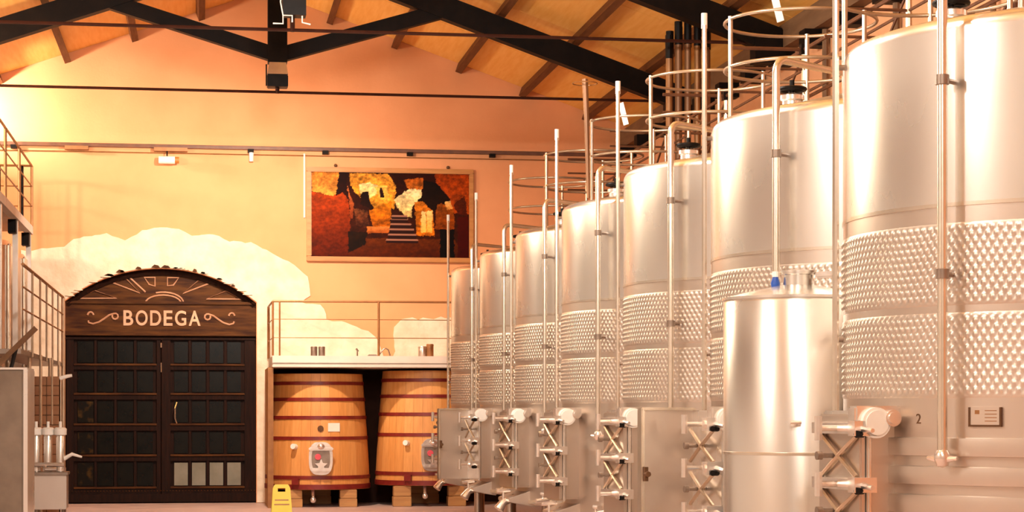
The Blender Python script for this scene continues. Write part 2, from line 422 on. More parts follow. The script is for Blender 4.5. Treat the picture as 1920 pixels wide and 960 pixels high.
# two leaves with five rows of four panes
ZR = [(2.40,2.76),(1.90,2.25),(1.38,1.74),(.85,1.21),(.30,.69)]
def leaf(x0, x1, p0, p1, pale):
    lf = build('door_leaf', MB().box(x0,x1,dy+.02,dy+.06,.02,2.80), 'door_wood', door, smooth=None)
    fr = MB()
    fr.box(x0,p0-.03,dy-.03,dy+.02,.02,2.80); fr.box(p1+.03,x1,dy-.03,dy+.02,.02,2.80)
    zz = [2.80]+[v for r in ZR for v in (r[1]+.03,r[0]-.03)]+[.02]
    for i in range(0,len(zz),2): fr.box(p0-.03,p1+.03,dy-.03,dy+.02,zz[i+1],zz[i])
    build('leaf_frame', fr, 'door_wood', lf, smooth=None)
    w = (p1-p0)/4
    for ri,(za,zb) in enumerate(ZR):
        build('glazing_ledge', MB().box(p0-.03,p1+.03,dy-.055,dy+.02,za-.05,za-.015), 'lunette_wood', lf, smooth=None, bevel=.006)
        for c in range(4):
            xa = p0+c*w+.035; xb = p0+(c+1)*w-.035
            if c: build('glazing_bar', MB().box(xa-.055,xa-.015,dy-.02,dy+.02,za-.03,zb+.03), 'door_wood', lf, smooth=None)
            mt = 'door_glass_pale' if (pale and ri==4) else ('amber_glass' if (not pale and c==0 and ri in (2,3,4)) else 'door_glass')
            build('pane', MB().box(xa,xb,dy+.0,dy+.018,za,zb), mt, lf, smooth=None)
    return lf
l1 = leaf(DX0+.02, -.675, -2.10, -.77, False)
l2 = leaf(-.655, DX1-.02, -.48, .72, True)
build('pull_handle', MB().tube([(-.40,dy-.04,1.72),(-.43,dy-.10,1.62),(-.43,dy-.10,1.45),(-.40,dy-.04,1.36)],.012,6), 'steel_pipe', l2)
build('bolt', MB().tube([(-.665,dy-.06,2.74),(-.665,dy-.06,2.66)],.014,6), 'steel_pipe', l2)
build('bolt', MB().tube([(-.665,dy-.05,2.40),(-.665,dy-.05,2.24)],.010,6), 'steel_pipe', l2)
build('kick_rail', MB().box(DX0,DX1,dy-.07,dy+.02,.02,.16), 'door_wood', door, smooth=None)
stm = MB()
for i in range(60): stm.sphere((DX0+.06+i*.053,dy-.035,.21),.010)
o = build('stud_row', stm, 'lunette_wood', door); o['kind'] = 'stuff'
build('door_stop', MB().box(DX0,DX1,dy+.06,dy+.10,0,DTOP), 'dark_recess', door, smooth=None)

# ================================================================== PICTURE
PX0, PX1, PZ0, PZ1 = 1.80, 4.70, 4.15, 5.775
t = thing('picture', 'large framed photo of stone cellar stairs hung on the orange gable wall', 'picture', ((PX0+PX1)/2,YB,PZ0))
hw, hh = (PX1-PX0)/2, PZ1-PZ0; fw = .085
for nm,bx in (('frame_rail',(-hw,hw,0,fw)),('frame_rail',(-hw,hw,hh-fw,hh)),('frame_stile',(-hw,-hw+fw,fw,hh-fw)),('frame_stile',(hw-fw,hw,fw,hh-fw))):
    build(nm, MB().box(bx[0],bx[1],-.08,-.005,bx[2],bx[3]), 'frame_wood', t, smooth=None, bevel=.012)
build('frame_inset', MB().box(-hw+fw-.01,hw-fw+.01,-.05,-.01,fw-.01,hh-fw+.01), 'engrave', t, smooth=None)
def inpoly(x,y,poly):
    c = False; j = len(poly)-1
    for i in range(len(poly)):
        xi,yi = poly[i]; xj,yj = poly[j]
        if (yi>y)!=(yj>y) and x < (xj-xi)*(y-yi)/(yj-yi)+xi: c = not c
        j = i
    return c
from mathutils import noise as mnoise
def lin(c): return tuple(((v/255)/12.92 if v/255<=.04045 else ((v/255+.055)/1.055)**2.4) for v in c)
REG = [  # flat print, drawn on a 1425 x 795 sheet: polygon, colour at its top, colour at its bottom, mottling
 ([(0,0),(1425,0),(1425,795),(0,795)], (70,28,6),(92,44,10), .25),
 ([(330,620),(1290,620),(1425,795),(330,795)], (125,66,16),(104,46,6), .2),
 ([(0,0),(262,0),(215,215),(195,228),(0,180)], (222,150,70),(238,178,92), .35),
 ([(0,188),(195,225),(262,170),(330,260),(345,440),(335,795),(0,795)], (205,96,34),(104,40,6), .25),
 ([(250,0),(330,0),(310,110),(345,260),(300,180),(215,225)], (52,20,10),(70,26,10), .2),
 ([(318,110),(340,190),(378,300),(370,440),(345,430),(340,280)], (235,150,90),(160,80,40), .2),
 ([(340,10),(690,10),(760,120),(745,330),(640,480),(520,330),(470,260),(400,200),(345,120)], (232,168,74),(240,176,60), .45),
 ([(430,110),(520,90),(600,130),(600,190),(500,260),(430,190)], (255,238,180),(255,228,150), .3),
 ([(560,130),(680,120),(700,250),(620,260)], (252,214,120),(246,196,90), .3),
 ([(445,190),(520,170),(510,240),(560,330),(560,360),(440,300)], (50,22,8),(60,28,8), .2),
 ([(620,140),(635,140),(650,230),(612,238)], (70,30,20),(60,30,20), .1),
 ([(380,340),(500,360),(520,520),(400,500)], (150,96,60),(96,50,30), .5),
 ([(510,360),(720,260),(725,520),(560,520)], (222,150,36),(206,120,20), .35),
 ([(500,510),(720,505),(690,565),(500,570)], (232,160,90),(190,110,50), .2),
 ([(720,325),(860,420),(960,650),(690,650)], (78,38,18),(60,28,14), .2),
 ([(745,250),(870,150),(985,140),(995,215),(905,320),(905,420),(860,415),(770,330)], (255,238,190),(255,222,150), .3),
 ([(830,60),(1000,40),(1040,120),(990,150),(870,150)], (190,110,36),(220,140,60), .4),
 ([(1010,60),(1130,90),(1230,200),(1280,270),(1100,370),(960,270),(1000,200)], (40,22,8),(58,30,8), .25),
 ([(925,270),(1000,260),(1095,360),(1110,590),(950,590)], (216,140,48),(226,138,30), .35),
 ([(990,360),(1030,360),(1035,560),(985,560)], (255,236,170),(250,210,110), .15),
 ([(1040,355),(1090,350),(1085,560),(1042,560)], (255,232,160),(246,200,96), .15),
 ([(1130,300),(1170,280),(1290,330),(1290,530),(1110,530)], (186,110,30),(150,80,14), .3),
 ([(1200,260),(1270,255),(1280,330),(1220,340)], (248,206,140),(236,170,90), .3),
 ([(1110,0),(1425,0),(1425,380),(1290,370),(1240,220),(1130,90)], (176,84,16),(196,98,20), .35),
 ([(1280,290),(1390,200),(1410,400),(1320,380)], (120,60,10),(104,40,6), .3),
 ([(1160,525),(1290,525),(1290,795),(1160,795)], (34,14,8),(22,8,6), .1),
 ([(1320,405),(1425,405),(1425,795),(1320,795)], (104,28,4),(88,16,2), .12),
 ([(330,560),(500,560),(480,680),(330,760)], (58,34,10),(48,26,6), .25)]
STEPS = [(715,860,405),(712,870,435),(705,895,483),(700,920,530),(690,945,580),(670,960,632)]
def print_col(u, v):
    n = mnoise.noise(Vector((u*.008,v*.014,3.1)))*.7 + mnoise.noise(Vector((u*.03,v*.045,7.7)))*.7 + mnoise.noise(Vector((u*.1,v*.1,1.7)))*.5
    x = u+9*mnoise.noise(Vector((u*.03,v*.03,0)))+6*mnoise.noise(Vector((u*.09,v*.09,2))); y = v+9*mnoise.noise(Vector((u*.03,v*.03,9)))+6*mnoise.noise(Vector((u*.09,v*.09,5)))
    c = (60,24,6); k = .2
    for poly, ca, cb, kk in REG:
        if inpoly(x,y,poly):
            ys = [p[1] for p in poly]; f = (y-min(ys))/(max(ys)-min(ys)+1e-6)
            c = tuple(a+(b-a)*f for a,b in zip(ca,cb)); k = kk
    for xa,xb,yy in STEPS:
        if xa < x < xb:
            if abs(v-yy) < 9: return lin((150,100,80))
            if 9 <= v-yy < 30: return lin((34,12,10))
    g = .97+k*n*.95
    return tuple(.80*q**1.35 for q in lin(tuple(max(3,min(255,q*g)) for q in c)))
NX, NZ = 260, 145
pw0, pw1, pz0, pz1 = -hw+fw, hw-fw, fw, hh-fw
vs = [(pw0+(pw1-pw0)*i/NX, 0, pz0+(pz1-pz0)*j/NZ) for j in range(NZ+1) for i in range(NX+1)]
fs = [(j*(NX+1)+i, j*(NX+1)+i+1, (j+1)*(NX+1)+i+1, (j+1)*(NX+1)+i) for j in range(NZ) for i in range(NX)]
me = bpy.data.meshes.new('print'); me.from_pydata(vs,[],fs)
ca = me.color_attributes.new('print','FLOAT_COLOR','POINT')
for j in range(NZ+1):
    for i in range(NX+1):
        ca.data[j*(NX+1)+i].color = (*print_col(1425*i/NX, 795*(1-j/NZ)),1)
put('print', me, 'cave_print', t, (0,-.054,0))
for x in (-.95,1.0): build('hanger', MB().sphere((x,-.03,hh+.03),.03), 'engrave', t)

# ================================================================== TRACK ON THE END WALL
t = thing('wall_track', 'long brown cable track with clips running across the gable wall', 'track', (0,YB,0))
build('track_bar', MB().box(XL+.02,XR-.2,-.10,-.005,6.045,6.10), 'rail_dark', t, smooth=None)
build('ledge', MB().box(XL+.02,XR-.2,-.05,-.005,6.11,6.15), 'wall_paint', t, smooth=None)
build('lower_cable', MB().tube([(XL+.02,-.02,5.965),(XR-.2,-.02,5.965)],.010,6), 'rail_brown', t)
for x in (2.12,3.58,5.02,.85,-3.1): build('clip', MB().box(x-.05,x+.05,-.13,-.01,5.99,6.05), 'truss_steel', t, smooth=None)
for x0,x1 in ((-2.26,-1.87),(-.78,-.22)): build('gear_tray', MB().box(x0,x1,-.16,-.01,5.985,6.045), 'rail_brown', t, smooth=None)
t = thing('track_spotlight', 'white cylindrical spotlight hanging from the wall track above the arch', 'lamp', (-.56,YB-.16,5.83))
build('barrel', MB().lathe([(.0,-.14),(.065,-.14),(.068,.13),(.0,.13)],16,axis='x'), 'white_plastic', t)
build('end_cap', MB().lathe([(.0,.13),(.055,.13),(.055,.20),(.0,.20)],16,axis='x'), 'frame_wood', t)
build('stem', MB().cyl((0,0,.06),(0,.02,.17),.012,8), 'truss_steel', t)
t = thing('small_spotlight', 'small white spotlight clipped under the wall track left of picture', 'lamp', (.86,YB-.10,5.93))
build('barrel', MB().lathe([(0,-.09),(.035,-.09),(.04,.06),(0,.07)],12), 'white_plastic', t)
build('stem', MB().cyl((0,0,.06),(0,.03,.12),.010,8), 'truss_steel', t)
tag(build('wall_conduit', MB().tube([(1.765,YB-.02,6.0),(1.765,YB-.02,4.9)],.016,6), 'white_plastic'), 'thin white vertical conduit beside left edge of the framed picture', 'conduit')
# unseen washer lamp in the left corner, added for the gable's glow
t = thing('added_washer', 'added unseen washer lamp in the upper left corner of the gable', 'lamp', (-4.3,YB-1.0,6.2))
build('housing', MB().lathe([(0,-.12),(.12,-.12),(.15,.05),(.13,.05),(.12,-.06),(0,-.06)],20), 'black_plastic', t)
build('arm', MB().tube([(0,0,-.1),(0,.5,-.25),(0,1.0,-.25)],.02,8), 'black_plastic', t)
spot('added_washer_beam', (-4.3,YB-1.0,6.4), (-2.6,35,7.3), LEFT_WASH_W, 130, .9, (1,.86,.70), .1)

# ================================================================== RIGHT MEZZANINE AND CASKS
PY = 33.05
t = thing('mezzanine', 'pale concrete mezzanine slab above the two oak casks', 'platform', (0,0,0))
build('slab', MB().box(1.15,XR-.03,PY,YB-.06,2.285,2.475), 'slab_concrete', t, smooth=None, bevel=.01)
build('edge_lip', MB().box(1.15,XR-.03,PY-.02,PY,2.36,2.475), 'slab_concrete', t, smooth=None)
build('support_post', MB().box(1.08,1.17,PY+.08,PY+.2,0,2.285), 'rail_brown', t, smooth=None)
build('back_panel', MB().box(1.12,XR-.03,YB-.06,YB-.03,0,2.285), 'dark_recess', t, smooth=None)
build('side_panel', MB().box(1.09,1.12,PY+.2,YB-.03,0,2.285), 'oak_head', t, smooth=None)
t = thing('mezzanine_railing', 'thin steel railing along the concrete mezzanine edge', 'railing', (0,0,0))
rx = 1.16
build('top_rail', MB().tube([(rx-.01,YB-.06,3.36),(rx,PY+.05,3.36),(XR-.3,PY+.05,3.37)],.018,8), 'rail_brown', t)
for z in (3.07,2.77): build('mid_rail', MB().tube([(rx-.01,YB-.06,z),(rx,PY+.05,z),(XR-.3,PY+.05,z)],.008,6), 'rail_brown', t)
for x,y,r in ((rx-.01,YB-.06,.022),(rx,PY+.05,.018),(rx+.11,PY+.05,.014),(2.88,PY+.05,.020),(4.6,PY+.05,.02),(6.3,PY+.05,.02)):
    build('post', MB().tube([(x,y,2.475),(x,y,3.36)],r,8), 'rail_brown', t)
# things on the mezzanine
def pot(name, label, x, y, r, h, mat, cat, lid=None):
    t = thing(name, label, cat, (x,y,2.475))
    build('body', MB().lathe([(0,0),(r*.92,0),(r,.02),(r,h-.02),(r*.9,h),(0,h)],18), mat, t)
    build('rim', MB().lathe([(r*1.0,h-.03),(r*1.06,h-.03),(r*1.06,h-.01),(r*1.0,h-.01)],18), lid or mat, t)
    return t
pot('steel_can', 'left small steel can of the pair on the mezzanine', 1.875, 34.0, .055, .18, 'steel_dark', 'can')
pot('steel_can', 'right small steel can of the pair on the mezzanine', 2.005, 34.0, .055, .18, 'steel_dark', 'can')
pot('cream_jug', 'pale pink metal drum beside brown one on mezzanine', 3.70, 34.0, .075, .19, 'steel_satin', 'drum')
pot('brown_drum', 'small brown metal drum standing on right end of mezzanine', 3.82, 33.95, .06, .23, 'rail_brown', 'drum')
t = thing('hand_pump', 'small upright tap standing on the mezzanine slab', 'tap', (2.60,34.0,2.475))
build('stem', MB().tube([(0,0,0),(0,0,.12)],.012,8), 'steel_dark', t); build('handle', MB().tube([(-.02,0,.15),(.015,0,.10)],.016,8), 'steel_dark', t); build('foot', MB().lathe([(0,0),(.04,0),(.03,.02),(0,.02)],12), 'steel_dark', t)
t = thing('sink_tap', 'arched steel faucet on the mezzanine behind the rail post', 'faucet', (2.98,34.0,2.475))
build('spout', MB().tube([(-.05,0,0),(.02,0,.09),(.06,0,.14),(.10,0,.155),(.14,0,.13),(.16,0,.07),(.17,0,.03)],.012,8), 'steel_dark', t)
build('basin', MB().box(-.20,-.05,-.08,.08,0,.05), 'steel_dark', t, smooth=None, bevel=.01)

def cask(cx, cy, zoff, label, cat='cask'):
    t = thing('oak_cask', label, cat, (cx,cy,zoff), 0, 'upright oak casks under the mezzanine')
    R0, R1, z0, z1 = .872, .745, .29, 2.19; n = 32
    for i in range(n):
        a0 = 2*PI*i/n+.0015; a1 = 2*PI*(i+1)/n-.0015; m = MB(); c = []
        rows = []
        for f in (0,.2,.5,1):
            r = R0+(R1-R0)*f+.012*math.sin(PI*f); z = z0+(z1-z0)*f
            rows.append([m.bm.verts.new((rr*math.cos(a),rr*math.sin(a),z)) for rr,a in ((r-.05,a0),(r,a0),(r+.002,(a0+a1)/2),(r,a1),(r-.05,a1))])
        for A,B in zip(rows,rows[1:]):
            for k in range(5): m.bm.faces.new((A[k],A[(k+1)%5],B[(k+1)%5],B[k]))
        m.bm.faces.new(rows[0]); m.bm.faces.new(rows[-1][::-1])
        build('stave', m, 'oak_stave' if (i*7)%3 else 'oak_stave_b', t, smooth=25)
    build('head', MB().lathe([(0,2.10),(.71,2.10),(.71,2.13),(0,2.13)],32), 'oak_head', t)
    build('base_head', MB().lathe([(0,.33),(.82,.33),(.82,.36),(0,.36)],32), 'oak_head', t)
    for z,h in ((2.034,.055),(1.769,.055),(1.47,.055),(1.131,.055),(.488,.06),(.335,.08)):
        f = (z-z0)/(z1-z0); r = R0+(R1-R0)*f+.012*math.sin(PI*f)+.004
        build('hoop', MB().lathe([(r+.002,z-h/2),(r+.011,z-h/2),(r+.010,z+h/2),(r+.001,z+h/2)],48), 'hoop_red', t)
    # front fittings (front is -y)
    fy = -.865
    mw = build('manway', MB().prism([(.195*math.copysign(abs(math.cos(a))**.6,math.cos(a))-.0,.80+.27*math.copysign(abs(math.sin(a))**.75,math.sin(a))) for a in [2*PI*i/28 for i in range(28)]], fy-.03, fy+.10), 'steel_hardware', t, smooth=35, bevel=.012)
    build('manway_door', MB().prism([(.15*math.copysign(abs(math.cos(a))**.6,math.cos(a)),.80+.20*math.copysign(abs(math.sin(a))**.75,math.sin(a))) for a in [2*PI*i/28 for i in range(28)]], fy-.055, fy-.03), 'steel_dark', mw, smooth=35)
    build('cross_bar', MB().box(-.20,.20,fy-.10,fy-.05,.93,.99), 'steel_hardware', mw, smooth=None, bevel=.015)
    build('cross_bar', MB().box(-.16,.16,fy-.10,fy-.05,.585,.65), 'steel_hardware', mw, smooth=None, bevel=.015)
    build('star_knob', MB().prism([(.0+(.11 if i%2==0 else .05)*math.sin(PI*i/5), .69+(.11 if i%2==0 else .05)*math.cos(PI*i/5)) for i in range(10)], fy-.12, fy-.09), 'steel_hardware', mw, smooth=None)
    build('badge', MB().lathe([(0,-.10),(.05,-.10),(.05,-.06),(0,-.06)],16,o=(-.05,fy,.83),axis='y'), 'pink_badge', mw)
    build('wing_nut', MB().sphere((0,fy-.11,1.0),.045,(1.3,.7,1)), 'steel_hardware', mw)
    a = math.radians(-90-29)
    build('sample_tap', MB().tube([(.83*math.cos(a),.83*math.sin(a),.99),(.93*math.cos(a),.93*math.sin(a),1.0)],.045,14), 'white_plastic', t)
    a = math.radians(-90-27)
    build('bracket', MB().obox((.87*math.cos(a),.87*math.sin(a),.42),(math.cos(a),math.sin(a),0),(-math.sin(a),math.cos(a),0),(0,0,1),(-.02,.05),(-.06,.06),(-.05,.05)), 'hoop_red', t, smooth=None)
    build('drain_valve', MB().tube([(-.12,-.70,.33),(-.12,-.76,.22),(-.12,-.80,.13)],.028,10).sphere((-.12,-.80,.12),.05), 'steel_hardware', t)
    return t
c1 = cask(1.94,34.05,0,'left oak cask with dark red hoops and a white label under the mezzanine')
c2 = cask(3.78,34.05,.055,'right oak cask with dark red hoops, half hidden by steel tanks')
a = math.radians(-90+15.5)
build('paper_label', MB().obox((.815*math.cos(a),.815*math.sin(a),1.31),(-math.sin(a),math.cos(a),0),(0,0,1),(math.cos(a),math.sin(a),0),(-.10,.10),(-.07,.07),(0,.012)), 'label_paper', c1, smooth=None)
a = math.radians(-90+.5)
build('oval_mark', MB().lathe([(0,-.01),(.05,-.01),(.05,.01),(0,.01)],16,o=(.0,-.825,1.29),axis='y'), 'engrave', c1)
build('oval_mark', MB().lathe([(0,-.01),(.03,-.01),(.03,.01),(0,.01)],16,o=(.09,-.825,1.33),axis='y'), 'engrave', c2)
def block(x, y, w, h, label):
    t = thing('timber_block', label, 'timber', (x,y,0), 0, 'timber blocks under the casks')
    build('timber', MB().box(-w/2,w/2,-.12,.12,0,h*.49), 'block_wood', t, smooth=None, bevel=.008)
    build('timber', MB().box(-w/2+.01,w/2-.005,-.115,.12,h*.5,h), 'block_wood', t, smooth=None, bevel=.008)
block(1.53,33.42,.24,.285,'stacked timber blocks under left side of the left cask, behind yellow sign')
block(2.40,33.42,.29,.285,'stacked timber blocks under right side of the left cask')
block(3.29,33.42,.30,.34,'stacked timber blocks under left side of the right cask')
block(4.20,33.42,.30,.34,'stacked timber blocks under right side of the right cask')
block(1.94,34.55,.5,.285,'rear timber blocks deep under the left cask')
block(3.78,34.55,.5,.34,'rear timber blocks deep under the right cask')

# ================================================================== YELLOW SIGN
t = thing('wet_floor_sign', 'yellow folding wet floor sign standing before the left cask', 'sign', (1.06,27.0,0))
def panel(sy):
    m = MB(); o = [(-.15,0),(.15,0),(.115,.56),(.085,.62),(-.085,.62),(-.115,.56)]
    # panel with a handle slot: two side strips, top strip and body
    m.prism([(-.15,0),(-.085,.02),(.085,.02),(.15,0),(.118,.52),(-.118,.52)], -.012, .012)
    m.prism([(-.118,.52),(-.05,.52),(-.05,.57),(-.114,.57)], -.012, .012)
    m.prism([(.05,.52),(.118,.52),(.114,.57),(.05,.57)], -.012, .012)
    m.prism([(-.114,.57),(.114,.57),(.095,.61),(.08,.62),(-.08,.62),(-.095,.61)], -.012, .012)
    p = build('panel', m, 'sign_yellow', t, smooth=None)
    p.rotation_euler = (sy*math.radians(15),0,0); p.location = (0,sy*.16,0.005)
    return p
p1 = panel(-1); p2 = panel(1)
p1.rotation_euler = (math.radians(-14),0,0); p2.rotation_euler = (math.radians(14),0,0)
for zz,w in ((.40,.09),(.34,.10)): build('print_bar', MB().box(-w,w,-.014,-.0125,zz,zz+.018), 'frame_wood', p1, smooth=None)

# ================================================================== BIG STEEL TANKS
TR, TCX, TY0, TS = 1.38, 4.98, 10.85, 3.05
ZB, ZT = .52, 3.655
def dimple_mesh():
    nd = 188; su = 6; px, pz = 2*PI/nd, .036
    bands = ((1.665,2.10),(2.145,2.565))
    bm = bmesh.new()
    for z0,z1 in bands:
        nz = int((z1-z0)/pz*6); prev = None
        for j in range(-1,nz+2):
            z = z0+(z1-z0)*min(max(j,0),nz)/nz
            edge = j<0 or j>nz
            row = []
            for i in range(nd*su):
                t = 2*PI*i/(nd*su); fr = min(z-z0,z1-z)
                env = min(1,max(0,fr/.02))
                u = t/px*PI*1.0; v = (z-z0)/pz*PI
                b = abs(math.cos(u)*math.cos(v)) ** 1.0 if False else (.5+.5*math.cos(2*u)*math.cos(v))**2.2
                r = TR+.0015+env*.010*b if not edge else TR-.004
                if edge: z = z0-.012 if j<0 else z1+.012
                row.append(bm.verts.new((r*math.cos(t),r*math.sin(t),z)))
            if prev:
                m = len(row)
                for k in range(m): bm.faces.new((prev[k],prev[(k+1)%m],row[(k+1)%m],row[k]))
            prev = row
    me = bpy.data.meshes.new('dimple_jacket'); bm.to_mesh(me); bm.free()
    for p in me.polygons: p.use_smooth = True
    return me
TM = TR-.07
MB_ = math.radians(8)                       # manway points to the aisle, a little towards the camera
MN = Vector((-math.cos(MB_),-math.sin(MB_),0)); MT = Vector((math.sin(MB_),-math.cos(MB_),0)); UZ = Vector((0,0,1))
def P3(n,t,z): return MN*n+MT*t+UZ*z
def az(deg, r, z): a = math.radians(deg); return Vector((r*math.cos(a),r*math.sin(a),z))

def tank_parts(t, k, open_door, white_tag, channels):
    S = lambda key, fn, name, mat: put(name, shared(key, fn), mat, t)
    S('lower', lambda: MB().lathe([(0,ZB-.10),(.6,ZB-.07),(TR-.04,ZB),(TR,ZB+.04),(TR,2.66)],128).mesh('shell',30), 'shell', 'steel_satin')
    S('upper', lambda: MB().lathe([(TR-.05,2.672),(TR+.002,2.675)]+[(TR+.002,2.9),(TR+.002,3.3)]+[(TR-.075+.077*math.cos(a),3.575+.077*math.sin(a)) for a in [PI/2*i/8*.83 for i in range(9)]],128).mesh('upper_shell',30), 'upper_shell', 'steel_bright')
    S('roof', lambda: MB().lathe([(TR-.07,3.645),(.9,3.74),(.4,3.86),(.28,3.88),(0,3.88)],96).mesh('roof',30), 'roof', 'steel_bright')
    S('seam', lambda: MB().lathe([(TR-.01,2.652),(TR+.006,2.655),(TR+.006,2.675),(TR-.01,2.678)],96).mesh('weld_seam',30), 'weld_seam', 'steel_pipe')
    S('dimple', dimple_mesh, 'dimple_jacket', 'steel_jacket')
    S('skirt', lambda: MB().lathe([(TR-.01,ZB+.02),(TR+.02,ZB+.02),(TR+.02,ZB+.06),(TR-.01,ZB+.06)],96).mesh('base_ring',30), 'base_ring', 'steel_pipe')
    for q in range(6):
        lg = put('leg', shared('leg', lambda: MB().lathe([(.055,0),(.055,.60),(.0,.60)],16).lathe([(0,0),(.10,0),(.10,.02),(0,.02)],16).mesh('leg',30)), 'steel_satin', t, az(20+60*q,1.12,0))
    # gooseneck vent pipe down the front
    def vent():
        pa = 215.7; m = MB(); lo = az(pa,TR+.10,1.38); hi = az(pa,TR+.10,3.93); inn = az(pa,.70,3.92); dn = az(pa,.62,3.78)
        m.tube([lo]+bend(lo,hi,inn,.10)+[inn,dn],.026,10); return m.mesh('vent_pipe',40)
    vp = S('vent', vent, 'vent_pipe', 'steel_pipe')
    for z in (3.30,2.3):
        put('pipe_clamp', shared(('pclamp',z), lambda: MB().tube([az(215.7,TR-.01,z),az(215.7,TR+.10,z)],.014,8).lathe([(.027,z-.025),(.036,z-.025),(.036,z+.025),(.027,z+.025)],12,o=az(215.7,TR+.10,0)).mesh('pipe_clamp',40)), 'steel_dark', vp)
    def capm():
        m = MB(); c = az(215.7,TR+.10,0); d = az(305.7,1,0)
        m.lathe([(0,1.30),(.03,1.31),(.042,1.34),(.042,1.37),(.03,1.39),(0,1.40)],14,o=c)
        m.tube([c+d*-.09+UZ*1.35,c+d*-.04+UZ*1.345,c+d*.04+UZ*1.345,c+d*.09+UZ*1.35],[.010,.018,.018,.010],8)
        return m.mesh('end_coupling',40)
    put('end_coupling', shared('capm',capm), 'steel_hardware', vp)
    # level gauge at the aisle side
    def gauge():
        m = MB()
        for d in (-1.1,1.1): m.tube([az(168+d,TR+.05,.8),az(168+d,TR+.05,4.36)],.017,8)
        return m.mesh('level_gauge',40)
    g = S('gauge', gauge, 'level_gauge', 'steel_pipe')
    put('gauge_cap', shared('gcap', lambda: MB().tube([az(168,TR+.05,4.34),az(168,TR+.05,4.45)],.022,10).mesh('gauge_cap',40)), 'white_plastic', g)
    for z in (3.55,2.0):
        put('gauge_bracket', shared(('gbr',z), lambda: MB().tube([az(168,TR-.02,z),az(168,TR+.06,z)],.016,8).mesh('gauge_bracket',40)), 'steel_dark', g)
    # guard hoops over the hatch
    ox, oy, rr = .05, -.33, .64
    for z,nm in ((4.88,'hoop_rail'),(4.48,'hoop_rail')):
        put(nm, shared('hoop', lambda: MB().tube([(rr*math.cos(2*PI*i/40),rr*math.sin(2*PI*i/40),0) for i in range(40)],.015,8,closed=True).mesh('hoop_rail',60)), 'rail_steel', t, (ox,oy,z))
    for q in range(3):
        A = math.radians(188+120*q)
        put('hoop_post', shared('hpost', lambda: MB().tube([(0,0,3.72),(0,0,4.90)],.020,8).mesh('hoop_post',60)), 'rail_steel', t, (ox+rr*math.cos(A),oy+rr*math.sin(A),0))
    # hatch with hand wheel
    h = S('hatch', lambda: MB().lathe([(.0,3.78),(.24,3.78),(.24,3.93),(.27,3.94),(.27,3.97),(.12,4.02),(0,4.03)],28).mesh('hatch',30), 'hatch', 'steel_hardware')
    put('hand_wheel', shared('hw', lambda: MB().tube([(.12*math.cos(2*PI*i/20),.12*math.sin(2*PI*i/20),4.08) for i in range(20)],.022,8,closed=True).tube([(0,0,4.0),(0,0,4.16)],.028,8).tube([(-.12,0,4.08),(.12,0,4.08)],.014,6).tube([(0,-.12,4.08),(0,.12,4.08)],.014,6).mesh('hand_wheel',40)), 'black_plastic', h)
    rv = put('relief_valve', shared('rv', lambda: MB().lathe([(0,3.62),(.07,3.62),(.07,3.76),(.085,3.77),(.085,3.80),(.03,3.82),(0,3.82)],16,o=(-.88,-.15,0)).mesh('relief_valve',30)), 'steel_hardware', t)
    put('valve_wheel', shared('rvw', lambda: MB().tube([(-.88+.09*math.cos(2*PI*i/20),-.15+.09*math.sin(2*PI*i/20),3.845) for i in range(20)],.016,8,closed=True).tube([(-.88,-.15,3.8),(-.88,-.15,3.91)],.018,8).tube([(-.97,-.15,3.845),(-.79,-.15,3.845)],.012,6).tube([(-.88,-.24,3.845),(-.88,-.06,3.845)],.012,6).mesh('valve_wheel',40)), 'black_plastic', rv)
    if white_tag:
        build('tag_plate', MB().obox((ox-rr*.55,oy-rr*.82,4.88),(.9,-.3,.3),(.3,.95,0),(-.25,0,.97),(-.03,.03),(-.01,.01),(-.10,.15)), 'white_plastic', t, smooth=None)
    # ---- manway
    z0, z1 = .72, 1.575
    mw = S('collar', lambda: MB().obox((0,0,0),MN,MT,UZ,(TM-.2,TM+.20),(-.25,.25),(z0,z1)).mesh('manway',None,.02), 'manway', 'steel_satin')
    put('collar_flange', shared('flange', lambda: MB().obox((0,0,0),MN,MT,UZ,(TM+.19,TM+.215),(-.275,.275),(z0-.02,z1+.02)).mesh('collar_flange',None,.008)), 'steel_bright', mw)
    if open_door:
        lf = put('door_leaf', shared('leaf_open', lambda: MB().obox((0,0,0),MN,MT,UZ,(TM+.20,TM+.60),(-.30,-.26),(z0-.02,z1+.03)).mesh('door_leaf',None,.006)), 'steel_satin', mw)
        put('leaf_rim', shared('rim_side', lambda: MB().obox((0,0,0),MN,MT,UZ,(TM+.585,TM+.61),(-.32,-.23),(z0-.02,z1+.03)).mesh('leaf_rim',None,.006)), 'steel_pipe', mw)
        put('leaf_rim', shared('rim_top', lambda: MB().obox((0,0,0),MN,MT,UZ,(TM+.20,TM+.61),(-.32,-.23),(z1+.02,z1+.04)).mesh('leaf_rim',None,.006)), 'steel_pipe', mw)
        put('latch', shared('latch', lambda: MB().obox((0,0,0),MN,MT,UZ,(TM+.575,TM+.60),(-.225,-.19),(1.10,1.20)).tube([P3(TM+.585,-.21,1.15),P3(TM+.585,-.16,1.15)],.02,8).mesh('latch',None)), 'engrave', mw)
    else:
        put('door_leaf', shared('leaf_shut', lambda: MB().obox((0,0,0),MN,MT,UZ,(TM+.218,TM+.25),(-.255,.255),(z0,z1)).mesh('door_leaf',None,.008)), 'steel_satin', mw)
